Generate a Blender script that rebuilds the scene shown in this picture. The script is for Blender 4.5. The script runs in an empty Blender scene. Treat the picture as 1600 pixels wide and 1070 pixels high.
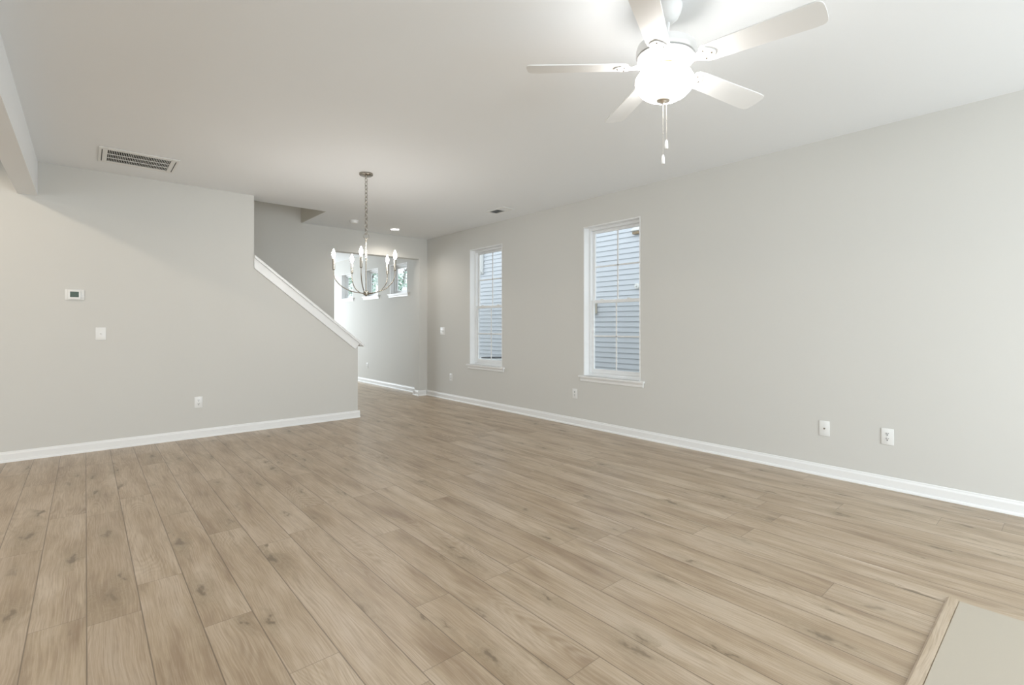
import bpy, bmesh, math, random
from mathutils import Vector, Matrix
random.seed(7)
PI = math.pi
SC = bpy.context.scene
COL = SC.collection

# ------------------------------------------------------------------ camera, sky, daylight, exposure
F_PX, YAW, EYE, HORIZON = 767.84, math.radians(40.965), 1.2276, 508.36
cam_d = bpy.data.cameras.new('camera'); cam = bpy.data.objects.new('camera', cam_d); COL.objects.link(cam)
cam_d.sensor_width = 36.0; cam_d.lens = 36.0 * F_PX / 1600
cam_d.shift_y = -(535 - HORIZON) / 1600
cam.location = (0, 0, EYE); cam.rotation_euler = (PI / 2, 0, -YAW)
SC.camera = cam
SC.view_settings.view_transform = 'Standard'; SC.view_settings.look = 'None'
SC.view_settings.exposure = 0.34; SC.view_settings.gamma = 1.0
SC.view_settings.use_curve_mapping = False

world = bpy.data.worlds.new('sky'); SC.world = world; world.use_nodes = True
wn = world.node_tree.nodes['Background']
wn.inputs['Color'].default_value = (0.88, 0.95, 1.0, 1); wn.inputs['Strength'].default_value = 1.66

def area(name, loc, rot, sx, sy, watts, col=(1, 1, 1), spread=PI):
    d = bpy.data.lights.new(name, 'AREA'); d.shape = 'RECTANGLE'; d.size = sx; d.size_y = sy
    d.energy = watts; d.color = col; d.spread = spread
    o = bpy.data.objects.new(name, d); COL.objects.link(o); o.location = loc; o.rotation_euler = rot
    return o
DAY = (0.83, 0.925, 1.0)
# area lamps for daylight at unseen openings, guessed and sized for their light
area('daylight_unseen_rear_right', (2.55, -2.72, 1.15), (PI / 2, 0, 0), 2.9, 2.1, 104, DAY)
area('daylight_unseen_rear_left', (-1.70, -2.72, 1.45), (PI / 2, 0, 0), 1.1, 1.7, 34, DAY)
area('daylight_unseen_left', (-4.32, 2.2, 1.5), (PI / 2, 0, -PI / 2), 2.2, 1.3, 30, DAY)
area('daylight_unseen_front', (2.6, 12.82, 1.5), (PI / 2, 0, PI), 2.2, 1.7, 98, DAY)

# ------------------------------------------------------------------ mesh helpers
class MB:
    def __init__(s): s.bm = bmesh.new()
    def box(s, x0, x1, y0, y1, z0, z1, m=None, bev=0.0):
        vs = [Vector((x, y, z)) for z in (z0, z1) for y in (y0, y1) for x in (x0, x1)]
        b = bmesh.new()
        v = [b.verts.new(p) for p in vs]
        for q in ((0, 2, 3, 1), (4, 5, 7, 6), (0, 1, 5, 4), (2, 6, 7, 3), (0, 4, 6, 2), (1, 3, 7, 5)):
            b.faces.new([v[i] for i in q])
        if bev: bmesh.ops.bevel(b, geom=list(b.edges), offset=bev, segments=2, affect='EDGES', profile=0.5)
        s.add(b, m); return s
    def add(s, b, m=None):
        if m: bmesh.ops.transform(b, matrix=m, verts=b.verts)
        bmesh.ops.recalc_face_normals(b, faces=b.faces)
        me = bpy.data.meshes.new('tmp'); b.to_mesh(me); b.free(); s.bm.from_mesh(me); bpy.data.meshes.remove(me)
    def prism(s, pts, axis, a0, a1, m=None, bev=0.0):
        """pts: outline; axis 'x': pts=(y,z), 'y': pts=(x,z), 'z': pts=(x,y)"""
        def P(p, a): return {'x': (a, p[0], p[1]), 'y': (p[0], a, p[1]), 'z': (p[0], p[1], a)}[axis]
        b = bmesh.new()
        A = [b.verts.new(P(p, a0)) for p in pts]; B = [b.verts.new(P(p, a1)) for p in pts]
        n = len(pts)
        b.faces.new(A); b.faces.new(B[::-1])
        for i in range(n): b.faces.new([A[i], B[i], B[(i + 1) % n], A[(i + 1) % n]])
        if bev: bmesh.ops.bevel(b, geom=list(b.edges), offset=bev, segments=2, affect='EDGES', profile=0.5)
        s.add(b, m); return s
    def lathe(s, prof, n=40, m=None):
        """prof: (r, z) from one end to the other; r=0 closes"""
        b = bmesh.new(); rings = []
        for r, z in prof:
            rings.append([b.verts.new((0, 0, z))] if r < 1e-6 else
                         [b.verts.new((r * math.cos(2 * PI * k / n), r * math.sin(2 * PI * k / n), z)) for k in range(n)])
        for a, c in zip(rings, rings[1:]):
            for k in range(n):
                k2 = (k + 1) % n
                q = [a[k % len(a)], a[k2 % len(a)], c[k2 % len(c)], c[k % len(c)]]
                u = []
                for v in q:
                    if v not in u: u.append(v)
                if len(u) > 2: b.faces.new(u)
        s.add(b, m); return s
    def tube(s, path, r, n=10, m=None, closed=False):
        b = bmesh.new(); path = [Vector(p) for p in path]; N = len(path); rings = []
        up = None
        for i, p in enumerate(path):
            t = (path[(i + 1) % N] - path[i - 1]) if closed else (path[min(i + 1, N - 1)] - path[max(i - 1, 0)])
            t.normalize()
            if up is None:
                up = Vector((0, 0, 1)) if abs(t.z) < .9 else Vector((1, 0, 0))
            x = up - t * up.dot(t); x.normalize(); up = x; y = t.cross(x)
            rr = r[i] if isinstance(r, (list, tuple)) else r
            rings.append([b.verts.new(p + (x * math.cos(2 * PI * k / n) + y * math.sin(2 * PI * k / n)) * rr) for k in range(n)])
        M = N if closed else N - 1
        for i in range(M):
            a, c = rings[i], rings[(i + 1) % N]
            for k in range(n): b.faces.new([a[k], a[(k + 1) % n], c[(k + 1) % n], c[k]])
        if not closed:
            b.faces.new(rings[0]); b.faces.new(rings[-1])
        s.add(b, m); return s
    def build(s, name, mat, parent=None, smooth=False, kind=None, label=None):
        me = bpy.data.meshes.new(name)
        if parent is not None:
            w = wloc(parent); bmesh.ops.translate(s.bm, vec=-w, verts=s.bm.verts)
        s.bm.to_mesh(me); s.bm.free()
        me.materials.append(mat)
        if smooth:
            for p in me.polygons: p.use_smooth = True
            try: me.set_sharp_from_angle(angle=math.radians(38))
            except Exception: pass
        o = bpy.data.objects.new(name, me); COL.objects.link(o)
        if parent is not None: o.parent = parent
        if kind: o['kind'] = kind
        if label: o['label'] = label
        return o

def wloc(o):
    v = Vector((0, 0, 0))
    while o is not None: v = v + o.location; o = o.parent
    return v
def empty(name, loc, label=None, cat=None, group=None, kind=None, rz=0.0):
    o = bpy.data.objects.new(name, None); COL.objects.link(o); o.location = loc; o.rotation_euler.z = rz
    o.empty_display_size = .1
    return tag(o, label, cat, group, kind)
def tag(o, label=None, cat=None, group=None, kind=None):
    for k, v in (('label', label), ('category', cat), ('group', group), ('kind', kind)):
        if v: o[k] = v
    return o
def dup(root, loc, rz, label, group=None):
    r = root.copy(); COL.objects.link(r); r.location = loc; r.rotation_euler = (0, 0, rz); r['label'] = label
    if group: r['group'] = group
    for ch in list(root.children):
        c = ch.copy(); COL.objects.link(c); c.parent = r
        for g in list(ch.children):
            d = g.copy(); COL.objects.link(d); d.parent = c
    return r
def T(x, y, z): return Matrix.Translation((x, y, z))

# ------------------------------------------------------------------ materials
class NT:
    def __init__(s, name):
        s.mat = bpy.data.materials.new(name); s.mat.use_nodes = True; s.t = s.mat.node_tree
        s.b = s.t.nodes['Principled BSDF']; s.out = s.t.nodes['Material Output']
    def n(s, kind, **kw):
        o = s.t.nodes.new(kind)
        for k, v in kw.items(): setattr(o, k, v)
        return o
    def l(s, a, b): s.t.links.new(a, b)
    def put(s, inp, v):
        if hasattr(v, 'is_linked') or isinstance(v, bpy.types.NodeSocket): s.l(v, inp)
        else: inp.default_value = v
    def m(s, op, a, b=0.0, c=None, clamp=False):
        o = s.n('ShaderNodeMath', operation=op); o.use_clamp = clamp
        s.put(o.inputs[0], a); s.put(o.inputs[1], b)
        if c is not None: s.put(o.inputs[2], c)
        return o.outputs[0]
    def xyz(s, x, y, z=0.0):
        o = s.n('ShaderNodeCombineXYZ'); s.put(o.inputs[0], x); s.put(o.inputs[1], y); s.put(o.inputs[2], z); return o.outputs[0]
    def noise(s, v, scale=1.0, detail=2.0, rough=.5, dist=0.0):
        o = s.n('ShaderNodeTexNoise'); s.l(v, o.inputs['Vector']); o.inputs['Scale'].default_value = scale
        o.inputs['Detail'].default_value = detail; o.inputs['Roughness'].default_value = rough
        o.inputs['Distortion'].default_value = dist; return o.outputs['Fac']
    def ramp(s, f, stops):
        o = s.n('ShaderNodeValToRGB'); s.l(f, o.inputs[0]); e = o.color_ramp.elements
        while len(e) > 1: e.remove(e[-1])
        for i, (p, c) in enumerate(stops):
            q = e[0] if i == 0 else e.new(p)
            q.position = p; q.color = (*c, 1) if len(c) == 3 else c
        return o.outputs[0]
    def mix(s, f, a, b, mode='MIX'):
        o = s.n('ShaderNodeMix', data_type='RGBA', blend_type=mode)
        s.put(o.inputs[0], f)
        for i, v in ((6, a), (7, b)):
            if isinstance(v, tuple): o.inputs[i].default_value = (*v, 1) if len(v) == 3 else v
            else: s.l(v, o.inputs[i])
        return o.outputs[2]
    def sstep(s, v, a, b):
        o = s.n('ShaderNodeMapRange', interpolation_type='SMOOTHSTEP')
        s.put(o.inputs[0], v); o.inputs[1].default_value = a; o.inputs[2].default_value = b
        o.inputs[3].default_value = 0; o.inputs[4].default_value = 1; return o.outputs[0]

def plain(name, col, rough=.5, metal=0.0, spec=.5, bump=0.0, bscale=300.0, emit=None, var=0.0):
    t = NT(name); b = t.b
    b.inputs['Base Color'].default_value = (*col, 1); b.inputs['Roughness'].default_value = rough
    b.inputs['Metallic'].default_value = metal; b.inputs['Specular IOR Level'].default_value = spec
    if bump or var:
        tc = t.n('ShaderNodeTexCoord').outputs['Object']
        nz = t.noise(tc, bscale, 3)
        if bump:
            bp = t.n('ShaderNodeBump'); bp.inputs['Strength'].default_value = bump; bp.inputs['Distance'].default_value = .002
            t.l(nz, bp.inputs['Height']); t.l(bp.outputs[0], b.inputs['Normal'])
        if var:
            c2 = tuple(c * (1 - var) for c in col)
            t.l(t.mix(nz, c2, col), b.inputs['Base Color'])
    if emit:
        b.inputs['Emission Color'].default_value = (*emit[0], 1); b.inputs['Emission Strength'].default_value = emit[1]
    return t.mat

WALL = plain('greige_wall_paint', (.665, .655, .620), .75, spec=.25, bump=.08, bscale=420)
CEIL = plain('ceiling_paint', (.87, .888, .90), .85, spec=.15, bump=.08, bscale=300)
TRIM = plain('white_trim_paint', (.86, .86, .85), .35, bump=.03, bscale=120)
VINYL = plain('white_vinyl', (.86, .87, .87), .3, bump=.02, bscale=90)
PLATE = plain('white_plastic', (.84, .84, .82), .3, bump=.02, bscale=200)
SLOT = plain('dark_slot', (.05, .05, .05), .6, var=.3)
METALW = plain('white_enamel', (.82, .82, .80), .35, bump=.02, bscale=150)
DARK = plain('duct_shade_black', (.012, .012, .010), .9, var=.3, bscale=30)  # near-black colour stands for the shade inside the vents
FILTER = plain('duct_filter', (.10, .09, .07), .9, var=.4, bscale=40)
NICKEL = plain('brushed_nickel', (.34, .31, .265), .27, metal=1.0, bump=.05, bscale=500)
FANW = plain('fan_white', (.84, .84, .83), .35, bump=.02, bscale=150)
FANB = plain('fan_blade_white', (.80, .80, .79), .45, bump=.04, bscale=90)
SATIN = plain('satin_nickel', (.80, .76, .70), .38, metal=1.0, bump=.04, bscale=500)
GAP_BROWN = plain('gap_brown', (.20, .07, .03), .45, var=.3)  # brown tone painted for the gap where the fan's bulbs glow
LCD = plain('lcd_green', (.085, .13, .105), .25, var=.25, bscale=60)
BOWL = plain('lit_bowl_glass', (.9, .88, .84), .4, emit=((1.0, .975, .95), 21.0), var=.04, bscale=20)
BULB = plain('lit_bulb', (.9, .85, .8), .3, emit=((1.0, .96, .91), 120.0), var=.02)
LENS = plain('lit_downlight_lens', (.9, .9, .88), .4, emit=((1.0, .95, .88), 22.0), var=.02)
SIDING = plain('pale_blue_siding', (.64, .67, .71), .55, bump=.05, bscale=60, var=.06)
SLAB = plain('beige_slab', (.50, .448, .368), .5, bump=.06, bscale=350, var=.06)
BOXW = plain('white_outdoor_plastic', (.82, .82, .80), .4, bump=.03, bscale=80)
BOXB = plain('beige_outdoor_plastic', (.55, .50, .40), .5, bump=.03, bscale=80)
BOXN = plain('brown_outdoor_plastic', (.30, .22, .13), .5, var=.2, bscale=80)
ROOFM = plain('outdoor_grey_metal', (.35, .36, .36), .5, var=.2, bscale=40)
GROUND = plain('pale_ground', (.52, .51, .48), .9, bump=.4, bscale=25, var=.25)
BARK = plain('bark', (.13, .10, .075), .9, bump=.4, bscale=30, var=.4)

def glass_mat(name, tint, gl=.06):
    t = NT(name); tr = t.n('ShaderNodeBsdfTransparent'); tr.inputs[0].default_value = (*tint, 1)
    g = t.n('ShaderNodeBsdfGlossy'); g.inputs['Roughness'].default_value = .02
    lw = t.n('ShaderNodeLayerWeight'); lw.inputs[0].default_value = .5
    mx = t.n('ShaderNodeMixShader'); t.l(t.m('MULTIPLY_ADD', t.m('POWER', lw.outputs['Facing'], 4.0), .5, .02), mx.inputs[0])
    t.l(tr.outputs[0], mx.inputs[1]); t.l(g.outputs[0], mx.inputs[2]); t.l(mx.outputs[0], t.out.inputs[0])
    return t.mat
GLASS = glass_mat('window_glass', (.975, .985, .985))

def screen_mat():
    t = NT('insect_screen_mesh'); tr = t.n('ShaderNodeBsdfTransparent')
    d = t.n('ShaderNodeBsdfDiffuse'); d.inputs[0].default_value = (.26, .27, .27, 1)
    mx = t.n('ShaderNodeMixShader'); mx.inputs[0].default_value = .08
    t.l(tr.outputs[0], mx.inputs[1]); t.l(d.outputs[0], mx.inputs[2]); t.l(mx.outputs[0], t.out.inputs[0])
    return t.mat
SCREEN = screen_mat()

def leaf_mat(name, c1, c2):
    t = NT(name); tc = t.n('ShaderNodeTexCoord').outputs['Object']
    t.l(t.ramp(t.noise(tc, 1.7, 4), [(.3, c1), (.7, c2)]), t.b.inputs['Base Color'])
    t.b.inputs['Roughness'].default_value = .6
    return t.mat

def floor_mat(name, lengthwise=True, plank_w=.1795, plank_l=1.52, x0=.004, strip=False):
    t = NT(name)
    sp = t.n('ShaderNodeSeparateXYZ'); t.l(t.n('ShaderNodeTexCoord').outputs['Object'], sp.inputs[0])
    X, Y = sp.outputs[0], sp.outputs[1]
    if not lengthwise: X, Y = Y, X
    u = t.m('DIVIDE', t.m('SUBTRACT', X, x0), plank_w)
    i = t.m('FLOOR', u); fu = t.m('FRACT', u)
    wr = t.n('ShaderNodeTexWhiteNoise', noise_dimensions='1D'); t.l(i, wr.inputs['W'])
    v = t.m('ADD', t.m('DIVIDE', Y, plank_l), t.m('MULTIPLY', wr.outputs['Value'], 7.31))
    j = t.m('FLOOR', v); fv = t.m('FRACT', v)
    wi = t.n('ShaderNodeTexWhiteNoise', noise_dimensions='2D'); t.l(t.xyz(i, j), wi.inputs['Vector'])
    rid = wi.outputs['Value']
    ws = t.n('ShaderNodeSeparateColor'); t.l(wi.outputs['Color'], ws.inputs[0])
    off = t.m('MULTIPLY', rid, 37.0); off2 = t.m('MULTIPLY', ws.outputs[1], 23.0)
    px = t.m('ADD', X, off); py = t.m('ADD', Y, off2)
    # slow bend of the figure so grain lines drift
    bend = t.m('MULTIPLY', t.m('SUBTRACT', t.noise(t.xyz(t.m('MULTIPLY', px, 3.0), t.m('MULTIPLY', py, 1.6), off), 1, 2), .5), .06)
    gx = t.m('ADD', px, bend)
    # broad tone patches
    patch = t.noise(t.xyz(t.m('MULTIPLY', gx, 9.0), t.m('MULTIPLY', py, 1.5), off), 1, 3, .55)
    # cathedral figure: contour lines of a stretched field
    fld = t.noise(t.xyz(t.m('MULTIPLY', gx, 5.5), t.m('MULTIPLY', py, .85), off2), 1, 1.5, .4)
    cont = t.m('SINE', t.m('MULTIPLY', fld, 230.0))
    cont = t.m('MULTIPLY_ADD', cont, .5, .5)
    cmask = t.sstep(t.noise(t.xyz(t.m('MULTIPLY', px, 4.0), t.m('MULTIPLY', py, 1.1), t.m('ADD', off, 5.0)), 1, 1), .50, .66)
    # fine straight grain and pores
    fine = t.noise(t.xyz(t.m('MULTIPLY', gx, 210.0), t.m('MULTIPLY', py, 5.0), off), 1, 3, .65)
    streak = t.noise(t.xyz(t.m('MULTIPLY', gx, 42.0), t.m('MULTIPLY', py, 1.7), off2), 1, 2, .6)
    # knots with a dark eye and a shaded halo drawn along the grain
    vo = t.n('ShaderNodeTexVoronoi', voronoi_dimensions='2D'); vo.inputs['Randomness'].default_value = 1.0
    kw = t.noise(t.xyz(t.m('MULTIPLY', px, 26.0), t.m('MULTIPLY', py, 11.0), 0.0), 1, 3)
    kw2 = t.noise(t.xyz(t.m('MULTIPLY', px, 26.0), t.m('MULTIPLY', py, 11.0), 9.0), 1, 3)
    t.l(t.xyz(t.m('ADD', t.m('MULTIPLY', gx, 6.2), t.m('MULTIPLY', kw, .62)), t.m('ADD', t.m('MULTIPLY', py, 1.9), t.m('MULTIPLY', kw2, .50))), vo.inputs['Vector'])
    vo.inputs['Scale'].default_value = 1.0
    vc = t.n('ShaderNodeSeparateColor'); t.l(vo.outputs['Color'], vc.inputs[0])
    has = t.sstep(vc.outputs[0], .38, .85)
    size = t.m('MULTIPLY_ADD', vc.outputs[1], 1.1, .35)
    kd = t.m('DIVIDE', vo.outputs['Distance'], size)
    eye = t.m('MULTIPLY', t.m('SUBTRACT', 1.0, t.sstep(kd, .01, .13)), has)
    halo = t.m('MULTIPLY', t.m('SUBTRACT', 1.0, t.sstep(kd, .04, .50)), has)
    ring = t.m('MULTIPLY', t.m('MULTIPLY_ADD', t.m('SINE', t.m('MULTIPLY', kd, 95.0)), .5, .5), halo)
    # colour
    base = t.ramp(patch, [(.28, (.285, .198, .124)), (.47, (.424, .324, .218)), (.60, (.492, .390, .284)), (.78, (.535, .438, .334))])
    tone = t.ramp(rid, [(0, (.90, .875, .845)), (.35, (.98, .965, .945)), (.7, (1.02, 1.02, 1.02)), (1, (1.07, 1.08, 1.085))])
    c = t.mix(1.0, base, tone, 'MULTIPLY')
    c = t.mix(t.m('MULTIPLY', t.sstep(streak, .50, .74), .30), c, (.30, .215, .135))
    c = t.mix(t.m('MULTIPLY', t.m('MULTIPLY', cont, cmask), .30), c, (.64, .54, .42))
    c = t.mix(t.m('MULTIPLY', t.sstep(fine, .46, .68), .46), c, (.30, .215, .14))
    c = t.mix(t.m('MULTIPLY', t.sstep(fine, .54, .30), .22), c, (.68, .58, .47))
    smear = t.noise(t.xyz(t.m('MULTIPLY', gx, 24.0), t.m('MULTIPLY', py, 2.4), t.m('ADD', off, 11.0)), 1, 4, .62)
    c = t.mix(t.m('MULTIPLY', t.sstep(smear, .54, .76), .52), c, (.25, .178, .105))
    c = t.mix(t.m('MULTIPLY', halo, .58), c, (.27, .20, .12))
    c = t.mix(t.m('MULTIPLY', ring, .22), c, (.55, .45, .33))
    c = t.mix(t.m('MULTIPLY', eye, .72), c, (.12, .085, .05))
    # micro-bevel seams between boards
    e1 = t.m('MINIMUM', fu, t.m('SUBTRACT', 1.0, fu)); e1 = t.m('MULTIPLY', e1, plank_w)
    e2 = t.m('MINIMUM', fv, t.m('SUBTRACT', 1.0, fv)); e2 = t.m('MULTIPLY', e2, plank_l)
    seam = t.m('MAXIMUM', t.m('SUBTRACT', 1.0, t.sstep(e1, .0008, .0034)), t.m('MULTIPLY', t.m('SUBTRACT', 1.0, t.sstep(e2, .0006, .0028)), .65))
    if not strip:
        c = t.mix(t.m('MULTIPLY', seam, .78), c, (.14, .10, .065))
    t.l(c, t.b.inputs['Base Color'])
    rgh = t.m('MULTIPLY_ADD', fine, .12, .30)
    t.l(rgh, t.b.inputs['Roughness'])
    t.b.inputs['Specular IOR Level'].default_value = .75
    bp = t.n('ShaderNodeBump'); bp.inputs['Strength'].default_value = .22; bp.inputs['Distance'].default_value = .001
    hgt = t.m('SUBTRACT', t.m('MULTIPLY', fine, .5), seam)
    t.l(hgt, bp.inputs['Height']); t.l(bp.outputs[0], t.b.inputs['Normal'])
    return t.mat
FLOOR = floor_mat('oak_plank_floor')
STRIP = floor_mat('oak_edge_strip', lengthwise=False, plank_w=.5, plank_l=9.0, x0=.13, strip=True)

# ------------------------------------------------------------------ the room
XR, YS, YF, H = 4.555, 6.31, 7.535, 2.743
XL, YB, YE = -4.2, -2.6, 12.7
WO = XR + .165                                   # outer face of the right wall
SW_Y, SW_X0, SW_X1 = 6.56, -1.6, 2.42            # stairwell opening in the ceiling
HB, OX0, OX1 = 2.385, 2.905, 4.402               # header and opening to the front room
YF2 = YF + .17

def struct(mb, name, mat, label, cat, **k):
    o = mb.build(name, mat, **k); return tag(o, label, cat, kind='structure')

struct(MB().box(XL - .12, WO, YB - .12, YE + .12, -.12, 0), 'floor', FLOOR, 'light oak plank floor running through the empty room', 'floor')
c = MB()
DX0, DX1, DY0, DY1 = .145, .598, 5.465, 5.840      # duct hole of the return-air grille
c.box(XL - .12, DX0, YB - .12, SW_Y, H, H + .28); c.box(DX1, WO, YB - .12, SW_Y, H, H + .28)
c.box(DX0, DX1, YB - .12, DY0, H, H + .28); c.box(DX0, DX1, DY1, SW_Y, H, H + .28)
c.box(XL - .12, SW_X0, SW_Y, YF + .02, H, H + .28); c.box(SW_X1, WO, SW_Y, YF + .02, H, H + .28)
c.box(XL - .12, WO, YF + .02, YE + .12, H, H + .28)
struct(c, 'ceiling', CEIL, 'flat pale ceiling over the whole room', 'ceiling')

# right wall with its window openings
WIN = [(5.473, 6.241, .612, 2.400), (3.131, 3.913, .612, 2.402)]
SMALL = [(8.249, 8.914, 1.835, 2.405), (9.463, 10.093, 1.835, 2.405), (10.72, 11.355, 1.835, 2.405)]
def wall_with_holes(mb, plane, t0, t1, a0, a1, z0, z1, holes):
    """plane 'x': wall spans y (a) and z at x in t0..t1; plane 'y': spans x"""
    cuts = sorted({a0, a1, *[h[0] for h in holes], *[h[1] for h in holes]})
    for p, q in zip(cuts, cuts[1:]):
        hs = sorted([h for h in holes if h[0] <= p and h[1] >= q], key=lambda h: h[2])
        z = z0
        for h in hs + [(0, 0, z1, z1)]:
            if h[2] > z + 1e-6:
                if plane == 'x': mb.box(t0, t1, p, q, z, h[2])
                else: mb.box(p, q, t0, t1, z, h[2])
            z = h[3]
    bmesh.ops.remove_doubles(mb.bm, verts=mb.bm.verts, dist=1e-5)
    seen = {}
    dead = []
    for f in mb.bm.faces:
        k = tuple(sorted(v.index for v in f.verts))
        if k in seen: dead += [f, seen[k]]
        else: seen[k] = f
    return mb
G = .012
holes = [(a - G, b + G, z0 - G, z1 + G) for a, b, z0, z1 in WIN + SMALL]
struct(wall_with_holes(MB(), 'x', XR, WO, YB - .12, YE + .12, 0, H, holes), 'wall_right', WALL, 'long greige right wall holding the two tall windows', 'wall')

# stair wall: full height at left, then a raked half wall
KX, KZ, EX, EZ = 1.488, 2.005, 2.749, .990
struct(MB().prism([(XL, 0), (EX, 0), (EX, EZ), (KX, KZ), (KX, H), (XL, H)], 'y', YS, YS + .12), 'wall_stair', WALL, 'greige stair wall with a raked half wall at its right end', 'wall')
# far wall with the opening to the front room, running up beside the stairwell
wf = MB()
wall_with_holes(wf, 'y', YF, YF2, XL, XR, 0, H - .0005, [(OX0, OX1, 0, HB)])
struct(wf, 'wall_far', WALL, 'greige far wall behind the stairs with a wide cased opening', 'wall')
up = MB()
up.box(SW_X0, SW_X1, YF, YF2, H - .0005, 5.3); up.box(SW_X0, SW_X1 + .1, SW_Y - .1, SW_Y, H + .28, 5.3)
up.box(SW_X1, SW_X1 + .1, SW_Y, YF2, H + .28, 5.3); up.box(SW_X0 - .1, SW_X0, SW_Y - .1, YF2, H + .28, 5.3)
up.box(SW_X0 - .1, SW_X1 + .1, SW_Y - .1, YF2, 5.3, 5.4)
up.box(SW_X1 - .012, SW_X1 + .0, SW_Y, YF, H, H + .28)
struct(up, 'wall_stairwell', WALL, 'shaded stairwell walls rising above the ceiling opening', 'wall')
struct(wall_with_holes(MB(), 'y', YB - .12, YB, XL - .12, XR, 0, H, [(-2.3, -1.1, .6, 2.35), (1.05, 4.05, .05, 2.25)]), 'wall_back', WALL, 'greige wall behind the viewer with unseen openings added for daylight', 'wall')  # openings here and in the next two walls are guessed for daylight
struct(wall_with_holes(MB(), 'x', XL - .12, XL, YB, YE + .12, 0, H, [(1.0, 3.4, .85, 2.2)]), 'wall_left', WALL, 'greige wall at the far left of the kitchen side', 'wall')
struct(wall_with_holes(MB(), 'y', YE, YE + .12, XL, XR, 0, H, [(1.4, 3.8, .6, 2.4)]), 'wall_front', WALL, 'greige front wall of the far room', 'wall')
struct(MB().box(-.466, -.333, YB, YS, 2.427, H), 'trim_1', CEIL, 'dropped pale ceiling beam at the upper left', 'beam')
# steps behind the half wall
st = MB(); n = 14; pts = [(2.62, 0)]
for k in range(n):
    x = 2.62 - .254 * k; pts += [(x, .19 * (k + 1)), (x - .254, .19 * (k + 1))]
pts += [(2.62 - .254 * n, .19 * n - .35), (2.62 - .5, 0)]
struct(st.prism(pts, 'y', YS + .125, YF - .005), 'trim_2', TRIM, 'flight of steps hidden behind the raked half wall', 'stairs')

# baseboards (profile swept along a straight wall)
def base_profile():       # (out, z)
    return [(0, 0), (.026, 0), (.026, .006), (.0235, .014), (.018, .019), (.014, .020), (.014, .070), (.011, .077), (.008, .081), (.007, .090), (.004, .094), (0, .094)]
def base_x(mb, x, sgn, y0, y1):   # on a wall at x, facing sgn
    mb.prism([(x + sgn * o, z) for o, z in base_profile()], 'y', y0, y1)
def base_y(mb, y, sgn, x0, x1):
    mb.prism([(y + sgn * o, z) for o, z in base_profile()], 'x', x0, x1)
struct((lambda m: (base_x(m, XR, -1, YB, YF), m)[1])(MB()), 'baseboard_right', TRIM, 'white baseboard along the right wall under the windows', 'baseboard')
def bb(name, label, *runs):
    m = MB()
    for r in runs: (base_x if r[0] == 'x' else base_y)(m, *r[1:])
    return struct(m, name, TRIM, label, 'baseboard')
bb('baseboard_stair', 'white baseboard along the stair wall at left', ('y', YS, -1, XL, EX + .026), ('x', EX, 1, YS, YS + .12))
bb('baseboard_far', 'white baseboard wrapping the stub beside the far opening', ('y', YF, -1, OX1 - .026, XR - .026), ('x', OX1, -1, YF, YF2), ('y', YF2, 1, OX1 - .026, XR - .026))
bb('baseboard_front', 'white baseboard along the right wall of the far room', ('x', XR, -1, YF2 + .03, YE))

# raked cap on the half wall
ang = math.atan2(KZ - EZ, EX - KX)          # downward to the right
L = math.hypot(EX - KX, KZ - EZ)
Mr = T(KX, YS, KZ) @ Matrix.Rotation(ang, 4, 'Y')
k = MB()
ta = math.tan(ang)
def rake(mb, y0, y1, w0, w1, s1):
    # board along the rake; local s = along, w = normal to the rake; its upper end is cut plumb
    mb.prism([(-w0 * ta, w0), (s1, w0), (s1, w1), (-w1 * ta, w1)], 'y', y0, y1, m=Mr)
rake(k, -.046, .166, .006, .032, L + .080)
rake(k, -.020, .140, -.004, .006, L + .050)
rake(k, -.017, .001, -.074, -.004, L + .016)
rake(k, -.023, .001, -.086, -.074, L + .008)
struct(k, 'trim_3', TRIM, 'white raked cap moulding on top of the half wall', 'trim')

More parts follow.
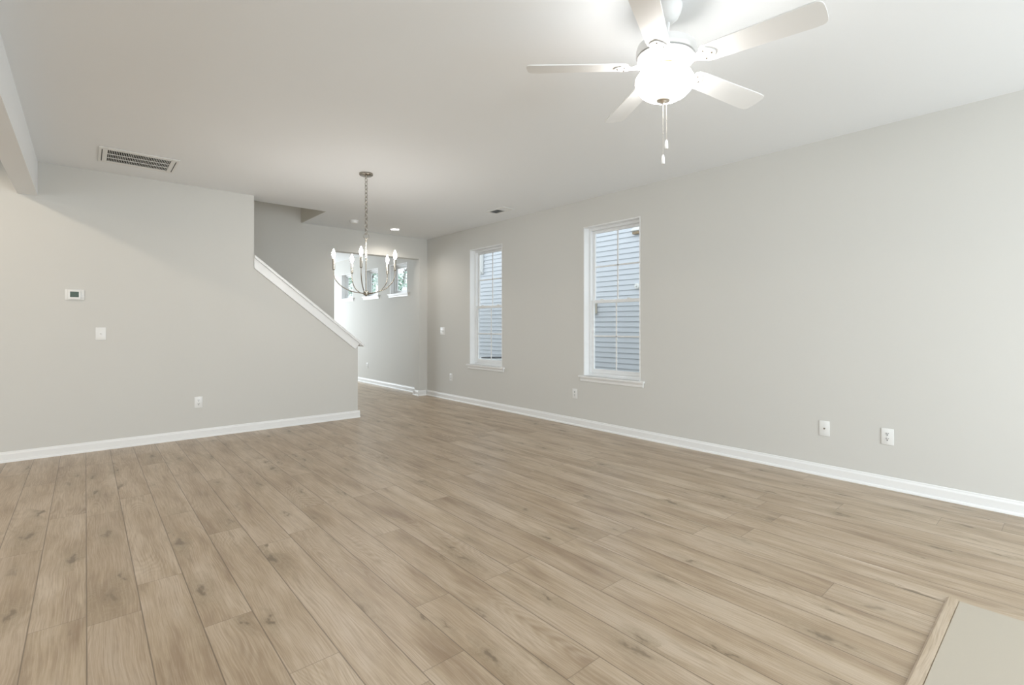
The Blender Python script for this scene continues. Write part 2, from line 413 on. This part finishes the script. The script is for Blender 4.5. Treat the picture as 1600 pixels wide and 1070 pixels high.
# ------------------------------------------------------------------ windows
def ring(mb, x0, x1, a0, a1, z0, z1, wl, wr, wb, wt, bev=.002):
    mb.box(x0, x1, a0, a0 + wl, z0, z1, bev=bev); mb.box(x0, x1, a1 - wr, a1, z0, z1, bev=bev)
    mb.box(x0, x1, a0 + wl, a1 - wr, z0, z0 + wb, bev=bev); mb.box(x0, x1, a0 + wl, a1 - wr, z1 - wt, z1, bev=bev)
def window(num, y0, y1, z0, z1, label, hung=True):
    r = empty('window_%d' % num, (XR, (y0 + y1) / 2, z0), label, 'window', kind='structure')
    m = MB(); ring(m, XR - .003, XR + .112, y0 - G, y1 + G, z0 - G, z1 + G, G, G, G, G, bev=0); m.build('window_jamb', TRIM, r)
    s = MB(); s.box(XR - .034, XR + .112, y0 - .0, y1 + .0, z0 - .0, z0 + .012, bev=.003)
    s.box(XR - .036, XR, y0 - .072, y1 + .072, z0 - .010, z0 + .012, bev=.004); s.build('window_stool', TRIM, r)
    a = MB(); a.prism([(XR - .001, z0 - .010), (XR - .022, z0 - .010), (XR - .020, z0 - .022), (XR - .013, z0 - .030), (XR - .012, z0 - .055), (XR - .006, z0 - .060), (XR - .001, z0 - .060)], 'y', y0 - .055, y1 + .055)
    a.build('window_apron', TRIM, r)
    zb = z0 + .012
    f = MB(); ring(f, XR + .085, XR + .16, y0, y1, zb, z1, .028, .028, .030, .028); f.build('window_frame', VINYL, r)
    ia, ib, ja, jb = y0 + .028, y1 - .028, zb + .030, z1 - .028
    if hung:
        zm = (ja + jb) / 2
        def sash(name, xa, xb, za, zc, wb, wt, wside):
            q = MB(); ring(q, xa, xb, ia, ib, za, zc, wside, wside, wb, wt, bev=.003); so = q.build(name, VINYL, r)
            xm = (xa + xb) / 2; ga, gb, gc, gd = ia + wside, ib - wside, za + wb, zc - wt
            q = MB(); q.box(xm - .004, xm + .004, (ga + gb) / 2 - .009, (ga + gb) / 2 + .009, gc, gd, bev=.002)
            q.box(xm - .004, xm + .004, ga, gb, (gc + gd) / 2 - .009, (gc + gd) / 2 + .009, bev=.002); q.build('muntin_grid', VINYL, so)
            MB().box(xm - .0015, xm + .0015, ga - .003, gb + .003, gc - .003, gd + .003).build('glass_pane', GLASS, so)
            return so
        sash('upper_sash', XR + .128, XR + .152, zm - .018, jb, .036, .034, .034)
        lo = sash('lower_sash', XR + .100, XR + .126, ja, zm + .018, .050, .036, .036)
        for fr in (.25, .78):
            yy = ia + (ib - ia) * fr
            q = MB(); q.box(XR + .103, XR + .126, yy - .028, yy + .028, zm + .018, zm + .024, bev=.002)
            q.box(XR + .106, XR + .118, yy - .010, yy + .030, zm + .024, zm + .032, bev=.003); q.build('sash_lock', PLATE, lo)
        MB().box(XR + .1535, XR + .1545, ia, ib, ja, zm).build('insect_screen', SCREEN, r)
    else:
        q = MB(); ring(q, XR + .112, XR + .140, ia, ib, ja, jb, .034, .034, .034, .034, bev=.003); so = q.build('window_sash', VINYL, r)
        q = MB(); q.box(XR + .122, XR + .130, (ia + ib) / 2 - .008, (ia + ib) / 2 + .008, ja + .034, jb - .034, bev=.002)
        q.box(XR + .122, XR + .130, ia + .034, ib - .034, (ja + jb) / 2 - .008, (ja + jb) / 2 + .008, bev=.002); q.build('muntin_grid', VINYL, so)
        MB().box(XR + .1245, XR + .1275, ia + .031, ib - .031, ja + .031, jb - .031).build('glass_pane', GLASS, so)
    return r
window(1, *WIN[0], 'tall white double-hung window farther along the right wall, with the white meter box outside')
window(2, *WIN[1], 'tall white double-hung window nearest the ceiling fan on the right wall')
window(3, *SMALL[0], 'small high window in the far room, rightmost of three', hung=False)
window(4, *SMALL[1], 'small high window in the far room, middle of three behind the chandelier stem', hung=False)
window(5, *SMALL[2], 'small high window in the far room, leftmost of three', hung=False)

# ------------------------------------------------------------------ wall plates (built facing -Y, origin on the wall)
def plate_box(m, w, h, d=.006): m.box(-w / 2, w / 2, -d, 0, -h / 2, h / 2, bev=.0025); return m
def outlet(loc, rz, label, group):
    r = empty('power_outlet', (0, 0, 0), label, 'outlet', group)
    plate_box(MB(), .076, .122).build('cover_plate', PLATE, r, smooth=True)
    for s in (1, -1):
        z = s * .0195
        m = MB(); m.lathe([(0, -.0085), (.0155, -.0085), (.017, -.0075), (.017, -.004)], 24, m=T(0, 0, z) @ Matrix.Rotation(-PI / 2, 4, 'X') @ Matrix.Scale(-1, 4, (0, 0, 1)))
        rc = m.build('receptacle', PLATE, r, smooth=True)
        MB().box(-.0075, -.0050, -.0090, -.006, z + .001, z + .010).build('slot', SLOT, rc); MB().box(.0050, .0075, -.0090, -.006, z + .002, z + .009).build('slot', SLOT, rc)
        MB().lathe([(0, 0), (.0034, 0), (.0034, .003), (0, .003)], 12, m=T(0, -.0090, z - .0065) @ Matrix.Rotation(-PI / 2, 4, 'X')).build('ground_hole', SLOT, rc)
    m = MB(); m.lathe([(0, 0), (.0028, 0), (.0030, .001), (.0030, .003)], 12, m=T(0, -.0075, 0) @ Matrix.Rotation(-PI / 2, 4, 'X')); m.build('plate_screw', PLATE, r)
    r.location = loc; r.rotation_euler.z = rz
    return r
OG = 'white power outlets on the walls'
o0 = outlet((.935, YS, .388), 0, 'white power outlet low on the left stair wall', OG)
RZ = -PI / 2            # plates on the right wall look to -X
dup(o0, (XR, 6.776, .376), RZ, 'white power outlet left of and below the farther tall window', OG)
dup(o0, (XR, 4.062, .388), RZ, 'white power outlet just below left of the nearer tall window', OG)
dup(o0, (XR, .939, .392), RZ, 'white power outlet nearest the right edge of the photo', OG)
dup(o0, (XR, 9.965, .37), RZ, 'white power outlet in the far room beyond the half wall', OG)
def switch_plate(name, loc, rz, label, cat, w, toggles):
    r = empty(name, (0, 0, 0), label, cat)
    plate_box(MB(), w, .124).build('cover_plate', PLATE, r, smooth=True)
    for tx in toggles:
        MB().box(tx - .006, tx + .006, -.0075, -.005, -.013, .013, bev=.001).build('toggle_bezel', PLATE, r)
        q = MB(); q.prism([(-.006, -.006), (-.020, .003), (-.019, .010), (-.006, .008)], 'x', tx - .005, tx + .005); q.build('toggle', PLATE, r)
    for tx in toggles:
        for s in (1, -1): MB().lathe([(0, 0), (.0026, 0), (.0028, .001), (.0028, .002)], 12, m=T(tx, -.007, s * .030) @ Matrix.Rotation(-PI / 2, 4, 'X')).build('plate_screw', PLATE, r)
    r.location = loc; r.rotation_euler.z = rz
    return r
switch_plate('light_switch', (.115, YS, 1.146), 0, 'white light switch below right of the thermostat on the stair wall', 'light switch', .080, [0])
switch_plate('double_light_switch', (XR, 7.026, 1.134), RZ, 'white double light switch between the far corner and the farther tall window', 'light switch', .140, [-.023, .023])
r = empty('cable_plate', (0, 0, 0), 'white cable socket plate with one round jack left of the rightmost outlet', 'wall plate')
plate_box(MB(), .074, .121).build('cover_plate', PLATE, r, smooth=True)
q = MB(); q.lathe([(0, .016), (.0045, .016), (.0045, .009), (.0075, .009), (.0075, .004)], 6, m=Matrix.Rotation(PI / 2, 4, 'X')); q.build('cable_jack', NICKEL, r, label='metal cable jack')
for s in (1, -1): MB().lathe([(0, 0), (.0026, 0), (.0028, .001), (.0028, .002)], 12, m=T(0, -.007, s * .042) @ Matrix.Rotation(-PI / 2, 4, 'X')).build('plate_screw', PLATE, r)
r.location = (XR, 1.356, .388); r.rotation_euler.z = RZ

# thermostat
tx, tz = -.077, 1.5215
r = empty('thermostat', (tx, YS, tz), 'white wall thermostat with a grey-green screen on the stair wall', 'thermostat')
MB().box(tx - .071, tx + .071, YS - .008, YS, tz - .051, tz + .051, bev=.004).build('back_plate', PLATE, r, smooth=True)
MB().box(tx - .050, tx + .044, YS - .026, YS - .006, tz - .046, tz + .046, bev=.005).build('body', PLATE, r, smooth=True)
MB().box(tx - .033, tx + .030, YS - .0275, YS - .024, tz - .024, tz + .029, bev=.001).build('screen', LCD, r, label='grey-green display')
for k in range(3): MB().box(tx + .050, tx + .066, YS - .011, YS - .006, tz + .020 - k * .024, tz + .032 - k * .024, bev=.002).build('button', PLATE, r)

# ------------------------------------------------------------------ ceiling fittings
# return-air grille
gx0, gx1, gy0, gy1 = .085, .658, 5.405, 5.900
r = empty('return_air_grille', ((gx0 + gx1) / 2, (gy0 + gy1) / 2, H), 'large white return air grille in the ceiling near the beam', 'vent')
m = MB(); bl, bs = .060, .060
z0_, z1_ = H - .009, H
m.box(gx0, gx0 + bl, gy0, gy1, z0_, z1_, bev=.004); m.box(gx1 - bl, gx1, gy0, gy1, z0_, z1_, bev=.004)
m.box(gx0 + bl, gx1 - bl, gy0, gy0 + bs, z0_, z1_, bev=.004); m.box(gx0 + bl, gx1 - bl, gy1 - bs, gy1, z0_, z1_, bev=.004)
m.build('grille_frame', METALW, r)
ia, ib, ja, jb = gx0 + bl, gx1 - bl, gy0 + bs, gy1 - bs
for k in (1, 2): yy = ja + (jb - ja) * k / 3; MB().box(ia, ib, yy - .0075, yy + .0075, z0_ + .001, z0_ + .004).build('cross_bar', METALW, r)
m = MB(); N = 38
for k in range(N + 1):
    xx = ia + (ib - ia) * k / N
    m.box(xx - .0017, xx + .0017, ja, jb, z0_ + .0015, z1_ - .003)
m.build('louvres', METALW, r)
m = MB(); dt = H + .26; e = .003
m.box(ia + e, ib - e, ja + e, jb - e, dt - .01, dt)
m.box(ia + e, ia + 2 * e, ja + e, jb - e, H, dt); m.box(ib - 2 * e, ib - e, ja + e, jb - e, H, dt)
m.box(ia + e, ib - e, ja + e, ja + 2 * e, H, dt); m.box(ia + e, ib - e, jb - 2 * e, jb - e, H, dt)
m.build('duct_lining', DARK, r, label='dark panel painted as the shade behind the louvres')
for xx in (gx0 + .024, gx1 - .024): MB().box(xx - .0035, xx + .0035, gy0 + .055, gy1 - .055, z0_ - .001, z0_ + .002).build('latch_slot', SLOT, r)
# supply register near the windows
r = empty('supply_register', (4.115, 4.985, H), 'small ceiling register near the far tall window', 'vent')
sx0, sx1, sy0, sy1 = 4.02, 4.21, 4.80, 5.17
m = MB(); z0_ = H - .010
m.box(sx0, sx0 + .03, sy0, sy1, z0_, H, bev=.003); m.box(sx1 - .03, sx1, sy0, sy1, z0_, H, bev=.003)
m.box(sx0 + .03, sx1 - .03, sy0, sy0 + .03, z0_, H, bev=.003); m.box(sx0 + .03, sx1 - .03, sy1 - .03, sy1, z0_, H, bev=.003)
m.build('register_frame', METALW, r)
m = MB(); a0, a1 = sy0 + .03, sy1 - .03
for k in range(12):
    yy = a0 + (a1 - a0) * (k + .5) / 12; s = -1 if k < 5 else 1
    m.prism([(yy - s * .006, z0_ + .0005), (yy - s * .006 + .0016, z0_ + .0005), (yy + s * .004 + .0016, H - .002), (yy + s * .004, H - .002)], 'x', sx0 + .03, sx1 - .03)
m.build('louvres', METALW, r)
MB().box(sx0 + .03, sx1 - .03, a0, a1, H - .0018, H - .0004).build('duct_shadow_panel', DARK, r, label='dark panel painted as the shade behind the louvres')  # thin black sheet in place of shade, no duct above it
# smoke detector
r = empty('smoke_detector', (2.935, 6.86, H), 'round white smoke detector on the ceiling by the stairwell', 'smoke detector')
MB().lathe([(0, -.010), (.058, -.010), (.062, -.006), (.062, 0)], 32, m=T(2.935, 6.86, H)).build('mounting_base', PLATE, r, smooth=True)
MB().lathe([(0, -.044), (.038, -.044), (.050, -.038), (.054, -.026), (.055, -.010), (0, -.010)], 32, m=T(2.935, 6.86, H)).build('detector_body', PLATE, r, smooth=True)
# recessed downlight
r = empty('recessed_downlight', (3.68, 7.05, H), 'round lit recessed downlight in the ceiling before the far opening', 'ceiling light')
MB().lathe([(.060, -.003), (.066, -.007), (.083, -.005), (.086, 0), (.060, 0)], 36, m=T(3.68, 7.05, H)).build('trim_ring', METALW, r, smooth=True)
MB().lathe([(0, -.006), (.050, -.005), (.062, -.0035), (.062, -.001)], 36, m=T(3.68, 7.05, H)).build('lens', LENS, r, smooth=True)

# ------------------------------------------------------------------ chandelier
CX, CY = 2.116, 4.658
r = empty('chandelier', (CX, CY, H), 'brushed nickel five-arm candle chandelier hanging on a chain by the stairs', 'chandelier')
C0 = T(CX, CY, 0)
MB().lathe([(0, H - .030), (.012, H - .030), (.014, H - .024), (.058, H - .022), (.066, H - .017), (.067, H), (0, H)], 40, m=C0).build('canopy', NICKEL, r, smooth=True)
MB().lathe([(0, H - .052), (.006, H - .052), (.009, H - .042), (.009, H - .030), (0, H - .030)], 16, m=C0).build('canopy_loop', NICKEL, r, smooth=True)
ztop, zring = H - .050, 2.117
m = MB(); lk = .040; pitch = .0370; nl = int((ztop - (zring + .030)) / pitch) + 1
for k in range(nl):
    zc = ztop - .016 - k * pitch
    w, hh = .0130, .0245
    path = []
    for a in range(20):
        t_ = 2 * PI * a / 20
        x = w * math.cos(t_); z = hh * math.copysign(abs(math.sin(t_)) ** .8, math.sin(t_))
        path.append((x, 0, z))
    m.tube(path, .0029, 8, m=T(CX, CY, zc) @ Matrix.Rotation(PI / 2 * (k % 2) + YAW * 0 + .35, 4, 'Z'), closed=True)
m.build('chain', NICKEL, r, smooth=True)
m = MB(); m.tube([(.026 * math.cos(2 * PI * a / 28), 0, .026 * math.sin(2 * PI * a / 28)) for a in range(28)], .0026, 10, m=T(CX, CY, zring) @ Matrix.Rotation(-YAW, 4, 'Z'), closed=True); m.build('hanging_ring', NICKEL, r, smooth=True)
MB().lathe([(0, 1.545), (.0065, 1.545), (.0065, 2.080), (.009, 2.084), (.009, 2.096), (.004, 2.100), (0, 2.100)], 18, m=C0).build('stem', NICKEL, r, smooth=True)
zh = 1.548
MB().lathe([(0, zh - .030), (.008, zh - .028), (.010, zh - .022), (.024, zh - .020), (.026, zh - .016), (.026, zh + .018), (.022, zh + .022), (.010, zh + .026), (0, zh + .026)], 28, m=C0).build('hub', NICKEL, r, smooth=True)
for kk in range(5):
    phi = math.radians(-10 + 72 * kk); th = phi - YAW
    Ma = C0 @ Matrix.Rotation(th, 4, 'Z'); R = .306
    zs = 1.768
    path = [(.022 + (R - .022) * math.sin(PI / 2 * a / 22), 0, zh + (zs - .03 - zh) * (1 - math.cos(PI / 2 * a / 22))) for a in range(23)] + [(R, 0, zs)]
    arm = MB().tube(path, .0046, 10, m=Ma).build('arm', NICKEL, r, smooth=True)
    Mt = Ma @ T(R, 0, 0)
    MB().lathe([(0, zs - .002), (.006, zs - .002), (.0125, zs + .004), (.0128, zs + .108), (.0100, zs + .110), (0, zs + .110)], 20, m=Mt).build('candle_sleeve', NICKEL, arm, smooth=True)
    zb = zs + .110
    MB().lathe([(0, zb), (.0085, zb), (.0090, zb + .010), (.0150, zb + .024), (.0175, zb + .038), (.0150, zb + .056), (.0080, zb + .076), (.0025, zb + .090), (0, zb + .092)], 20, m=Mt).build('bulb', BULB, arm, smooth=True, label='glowing flame-shaped bulb')

# ------------------------------------------------------------------ ceiling fan
Fd = Vector((math.sin(YAW), math.cos(YAW), 0)); Rd = Vector((math.cos(YAW), -math.sin(YAW), 0))
fp = Rd * .741 + Fd * 2.336
FX, FY = fp.x, fp.y
r = empty('ceiling_fan', (FX, FY, H), 'white five-blade ceiling fan with a lit glass bowl', 'ceiling fan')
FAN_TILT = math.radians(3.2)
piv = Vector((FX, FY, 2.69))
Mf = T(*piv) @ Matrix.Rotation(FAN_TILT, 4, Fd) @ T(0, 0, -piv.z)       # local z is the world height; axis leans a little
M0 = T(FX, FY, 0)
MB().lathe([(0, 2.664), (.018, 2.664), (.030, 2.668), (.048, 2.684), (.060, 2.708), (.066, 2.735), (.066, H), (0, H)], 40, m=M0).build('canopy', FANW, r, smooth=True)
MB().lathe([(0, 2.53), (.0105, 2.53), (.0105, 2.69), (0, 2.69)], 20, m=Mf).build('downrod', FANW, r, smooth=True)
MB().lathe([(0, 2.578), (.022, 2.578), (.030, 2.566), (.075, 2.562), (.118, 2.556), (.134, 2.546), (.138, 2.530), (.138, 2.508), (.134, 2.500), (.060, 2.494), (0, 2.494)], 48, m=Mf).build('motor_housing', FANW, r, smooth=True)
MB().lathe([(0, 2.500), (.060, 2.500), (.128, 2.496), (.134, 2.490), (.130, 2.484), (.098, 2.480), (.085, 2.474), (.070, 2.474), (.066, 2.480), (0, 2.480)], 48, m=Mf).build('flywheel_plate', FANW, r, smooth=True)
MB().lathe([(0, 2.478), (.060, 2.478), (.060, 2.452), (.056, 2.440), (.0, 2.440)], 40, m=Mf).build('switch_housing', FANW, r, smooth=True)
MB().lathe([(.050, 2.456), (.0615, 2.456), (.0625, 2.450), (.0615, 2.444), (.050, 2.444)], 40, m=Mf).build('gap_tone_ring', GAP_BROWN, r, smooth=True, label='brown ring painted as the gap above the bowl')
bowl = MB().lathe([(.050, 2.443), (.066, 2.440), (.098, 2.430), (.122, 2.414), (.1335, 2.394), (.134, 2.376), (.126, 2.352), (.108, 2.330), (.080, 2.312), (.045, 2.302), (0, 2.299)], 56, m=Mf).build('glass_bowl', BOWL, r, smooth=True, label='glowing frosted glass bowl')
MB().lathe([(0, 2.276), (.004, 2.277), (.006, 2.282), (.012, 2.285), (.016, 2.290), (.031, 2.293), (.033, 2.299), (.029, 2.306), (0, 2.306)], 30, m=Mf).build('finial', SATIN, r, smooth=True, label='nickel finial under the bowl')
# blades
PH0 = -44.0; PITCH = math.radians(12.5)
def blade_outline():
    pts = []; r0, r1 = .175, .662
    w = lambda x: .052 + .0135 * (x - r0) / (r1 - r0)
    pts.append((r0, -.040)); pts.append((r0 + .015, -.050))
    for i in range(7): x = r0 + .04 + (r1 - .05 - r0 - .04) * i / 6; pts.append((x, -w(x)))
    for i in range(1, 12):
        a = -PI / 2 + PI * i / 12; ww = w(r1 - .05)
        pts.append((r1 - .05 + .05 * math.copysign(abs(math.cos(a)) ** .5, 1), ww * math.copysign(abs(math.sin(a)) ** .5, math.sin(a))))
    for i in range(6, -1, -1): x = r0 + .04 + (r1 - .05 - r0 - .04) * i / 6; pts.append((x, w(x)))
    pts += [(r0 + .015, .050), (r0, .040)]
    return pts
for kk in range(5):
    th = math.radians(PH0 + 72 * kk) - YAW
    Mb = Mf @ Matrix.Rotation(th, 4, 'Z') @ T(0, 0, 2.453) @ Matrix.Rotation(-PITCH, 4, 'X')
    b = MB().prism(blade_outline(), 'z', .000, .006, m=Mb, bev=.0015).build('blade', FANB, r)
    m = MB()
    arm = [(.090, -.022), (.125, -.014), (.155, -.016), (.180, -.036), (.205, -.042), (.222, -.030), (.236, -.012), (.240, 0)]
    arm = arm + [(x, -y) for x, y in arm[-2::-1]]
    m.prism(arm, 'z', -.0055, -.0005, m=Mb, bev=.0015)
    m.prism([(.080, .024), (.165, -.001), (.165, -.007), (.120, -.004), (.080, .012)], 'y', -.015, .015, m=Mb, bev=.002)
    a = m.build('blade_bracket', FANW, b)
    for x, y in ((.190, -.024), (.190, .024), (.222, 0)):
        MB().lathe([(0, -.0085), (.004, -.0080), (.0055, -.006), (.0055, -.004)], 10, m=Mb @ T(x, y, 0)).build('bracket_screw', NICKEL, b)
# pull chains with fobs
fin = Mf @ Vector((0, 0, 2.279))
for dx, zend, lab in ((.016, 2.066, 'shorter pull chain'), (.0, 1.995, 'longer pull chain')):
    p = fin + Rd * dx
    m = MB(); z = fin.z
    if dx: m.tube([fin + Vector((0, 0, .004)), fin + Rd * dx * .6 + Vector((0, 0, .003)), p + Vector((0, 0, -.006))], .0009, 6)
    while z > zend + .046:
        m.lathe([(0, -.0013), (.0011, -.0008), (.0014, 0), (.0011, .0008), (0, .0013)], 6, m=T(p.x, p.y, z)); z -= .0036
    m.tube([(p.x, p.y, fin.z), (p.x, p.y, zend + .04)], .0005, 5)
    zc = fin.z - (.075 if dx else .140)
    m.lathe([(0, -.003), (.0028, -.002), (.0028, .002), (0, .003)], 10, m=T(p.x, p.y, zc))
    ch = m.build('pull_chain', SATIN, r, smooth=True, label=lab)
    MB().lathe([(0, 0), (.0075, 0), (.0082, .004), (.0075, .026), (.0055, .038), (.0025, .043), (0, .044)], 18, m=T(p.x, p.y, zend)).build('fob', FANW, ch, smooth=True)

# ------------------------------------------------------------------ hearth slab at lower right
r = empty('hearth', (2.2, -.1, 0), 'flat beige hearth slab with a wood edge strip in the bottom right corner', 'hearth')
MB().box(1.45, 2.932, -1.0, .345, 0, .004, bev=.0015).build('slab', SLAB, r)
MB().prism([(.3475, 0), (.388, 0), (.386, .005), (.380, .0085), (.3475, .0085)], 'x', 1.40, 2.936).build('edge_strip', STRIP, r, label='grey oak edge strip')

# ------------------------------------------------------------------ outdoors
tag(MB().box(-40, 60, -40, 80, -.6, -.45).build('ground', GROUND), 'pale ground outside the house', 'ground', kind='structure')
SX = 8.1
r = empty('neighbour_house', (SX, 7.5, -.45), 'pale blue house with horizontal lap siding seen through the tall windows', 'house')
pts = [(SX + .25, -.15)]; z = -.15; E_ = .104
while z < 5.6:
    pts += [(SX - .016, z), (SX + .000, z + E_)]; z += E_
pts += [(SX + .25, z)]
MB().prism(pts, 'y', -1.0, 13.2).build('siding', SIDING, r)
MB().box(SX - .005, SX + .25, -1.0, 13.2, -.45, -.15).build('foundation', ROOFM, r)
MB().box(SX - .03, SX + .07, 13.2, 13.3, -.15, 5.6).build('corner_board', BOXW, r)
MB().box(SX - .45, SX + 1.2, -1.3, 13.6, 5.60, 5.78).build('eave', BOXW, r)
# fittings on the neighbour's siding
def onsiding(px, x=SX):
    rr = (px - 800) / F_PX; dx = math.sin(YAW) + rr * math.cos(YAW); dy = math.cos(YAW) - rr * math.sin(YAW)
    return dy * x / dx, x / dx / F_PX
y, s = onsiding(752); zt = EYE + (HORIZON - 394) * s; zb = EYE + (HORIZON - 431) * s
r = empty('meter_box', (SX, y, zb), 'white meter box with a small dark display outside the farther tall window', 'meter box')
SF = SX - .018
MB().prism([(SF, zb + .03), (SX - .10, zb + .10), (SX - .11, zt), (SF, zt + .03)], 'y', y - .13, y + .13, bev=.01).build('box_body', BOXW, r)
MB().box(SX - .118, SX - .10, y - .035, y + .075, EYE + (HORIZON - 421) * s, EYE + (HORIZON - 416) * s).build('display', SLOT, r, label='dark display')
y, s = onsiding(997); zc = EYE + (HORIZON - 360) * s
r = empty('vent_hood', (SX, y, zc), 'white vent hood with brown underside high outside the nearer tall window', 'vent')
MB().prism([(SF, zc - .05), (SX - .10, zc - .01), (SX - .10, zc + .02), (SF, zc + .08)], 'y', y - .09, y + .09, bev=.006).build('hood', BOXW, r)
MB().box(SX - .085, SF, y - .075, y + .075, zc - .075, zc - .03).build('grille', BOXN, r)
y, s = onsiding(997); zc = EYE + (HORIZON - 447) * s
r = empty('hose_bib_block', (SX, y, zc), 'small round white mounting block at the right edge of the nearer tall window', 'mounting block')
MB().lathe([(0, .04), (.045, .04), (.055, .03), (.055, 0), (0, 0)], 20, m=T(SF, y, zc) @ Matrix.Rotation(-PI / 2, 4, 'Y')).build('block', BOXW, r, smooth=True)
MB().lathe([(0, .07), (.014, .07), (.014, .03), (0, .03)], 12, m=T(SF, y, zc) @ Matrix.Rotation(-PI / 2, 4, 'Y')).build('spout', BOXW, r, smooth=True)
y, s = onsiding(931); za, zb = EYE + (HORIZON - 473) * s, EYE + (HORIZON - 490) * s
r = empty('utility_box', (SX, y, zb), 'beige utility box outside the lower sash of the nearer tall window', 'utility box')
MB().box(SX - .09, SF, y - .055, y + .055, zb, za, bev=.008).build('box_body', BOXB, r)
MB().box(SX - .10, SX - .088, y - .040, y + .040, zb + .03, za - .03, bev=.004).build('box_lid', BOXW, r)
MB().tube([(SX - .04, y, zb), (SX - .04, y, zb - .02)], .015, 10).build('conduit', BOXB, r)
y, s = onsiding(770, SX - .55); zt = EYE + (HORIZON - 559) * s
r = empty('air_conditioner', (SX - .55, y, -.45), 'white topped outdoor air conditioner low outside the farther tall window', 'air conditioner')
MB().box(SX - .90, SX - .22, y - .42, y + .40, -.40, zt - .05, bev=.02).build('cabinet', ROOFM, r)
m = MB()
for k in range(8): m.box(SX - .912, SX - .90, y - .38, y + .36, -.32 + k * .065, -.30 + k * .065)
m.build('side_louvres', SLOT, r)
MB().box(SX - .92, SX - .20, y - .44, y + .42, zt - .05, zt, bev=.012).build('lid', BOXW, r)
MB().lathe([(.06, .012), (.28, .012), (.29, 0), (.06, 0)], 30, m=T(SX - .56, y - .01, zt)).build('fan_guard', SLOT, r)

# trees beyond the far room's small windows
def tree(name, loc, rad, zc, lab, c1, c2, n):
    r = empty(name, (loc[0], loc[1], -.45), lab, 'tree', 'trees beyond the small windows')
    m = MB(); m.tube([(loc[0], loc[1], -.5), (loc[0] + .05, loc[1] + .05, 1.2), (loc[0], loc[1] + .1, zc - .4), (loc[0] + .1, loc[1], zc + rad * .6)], [.17, .14, .11, .03], 10)
    for q in range(7):
        a = q * 0.9; z = zc - rad * .4 + q * rad * .15
        m.tube([(loc[0], loc[1], z), (loc[0] + math.cos(a) * rad * .4, loc[1] + math.sin(a) * rad * .4, z + .35), (loc[0] + math.cos(a) * rad * .75, loc[1] + math.sin(a) * rad * .75, z + .5)], [.05, .03, .012], 6)
    m.build('trunk', BARK, r)
    b = bmesh.new()
    clumps = []
    for q in range(26):
        v = Vector((random.gauss(0, 1), random.gauss(0, 1), random.gauss(0, 1))).normalized() * rad * random.uniform(.35, .85)
        clumps.append((v, rad * random.uniform(.25, .42)))
    for q in range(n):
        cv, cr = random.choice(clumps)
        p = Vector((loc[0], loc[1], zc)) + cv + Vector((random.gauss(0, .5), random.gauss(0, .5), random.gauss(0, .42))) * cr
        R3 = Matrix.Rotation(random.uniform(0, 6.28), 3, 'Z') @ Matrix.Rotation(random.gauss(0, .7), 3, 'X')
        s_ = random.uniform(.05, .10)
        vs = [b.verts.new(p + R3 @ Vector(w) * s_) for w in ((-1, 0, 0), (-.2, -.45, .08), (1, 0, 0), (-.2, .45, .08))]
        b.faces.new(vs)
    m = MB(); m.bm = b; m.build('foliage', leaf_mat(name + '_leaves', c1, c2), r)
tree('broadleaf_tree', (8.3, 20.9), 1.5, 3.0, 'bright green tree behind the leftmost small window', (.48, .64, .52), (.68, .80, .70), 3600)
tree('broadleaf_tree', (11.6, 24.9), 1.7, 3.0, 'bright green tree behind the middle small window', (.48, .66, .58), (.68, .80, .74), 3600)
tree('broadleaf_tree', (11.4, 21.0), 1.5, 3.0, 'bright green tree behind the rightmost small window', (.46, .64, .54), (.66, .80, .72), 3600)

# ------------------------------------------------------------------ lamps of the kitchen side (recessed in its ceiling), far downlight, added stairwell light
def spot(name, loc, watts, col=(1, .85, .68), size=2.6, blend=.6, rad=.05):
    d = bpy.data.lights.new(name, 'SPOT'); d.energy = watts; d.color = col; d.spot_size = size; d.spot_blend = blend; d.shadow_soft_size = rad
    o = bpy.data.objects.new(name, d); COL.objects.link(o); o.location = loc; return o
for i, (x, y) in enumerate(((-1.05, 4.9), (-1.05, 2.6), (-2.6, 4.9), (-2.6, 2.6))):
    spot('kitchen_downlight', (x, y, H - .012), 24 if y > 4 else 28, size=3.06, blend=.12)
spot('far_downlight', (3.68, 7.05, H - .012), 26, (1, .93, .84))
spot('added_stairwell_light', (.4, 7.1, 5.25), 30, (1, .88, .68), 2.8, .7, .12)  # added light without a fixture, brightens the upper stairwell
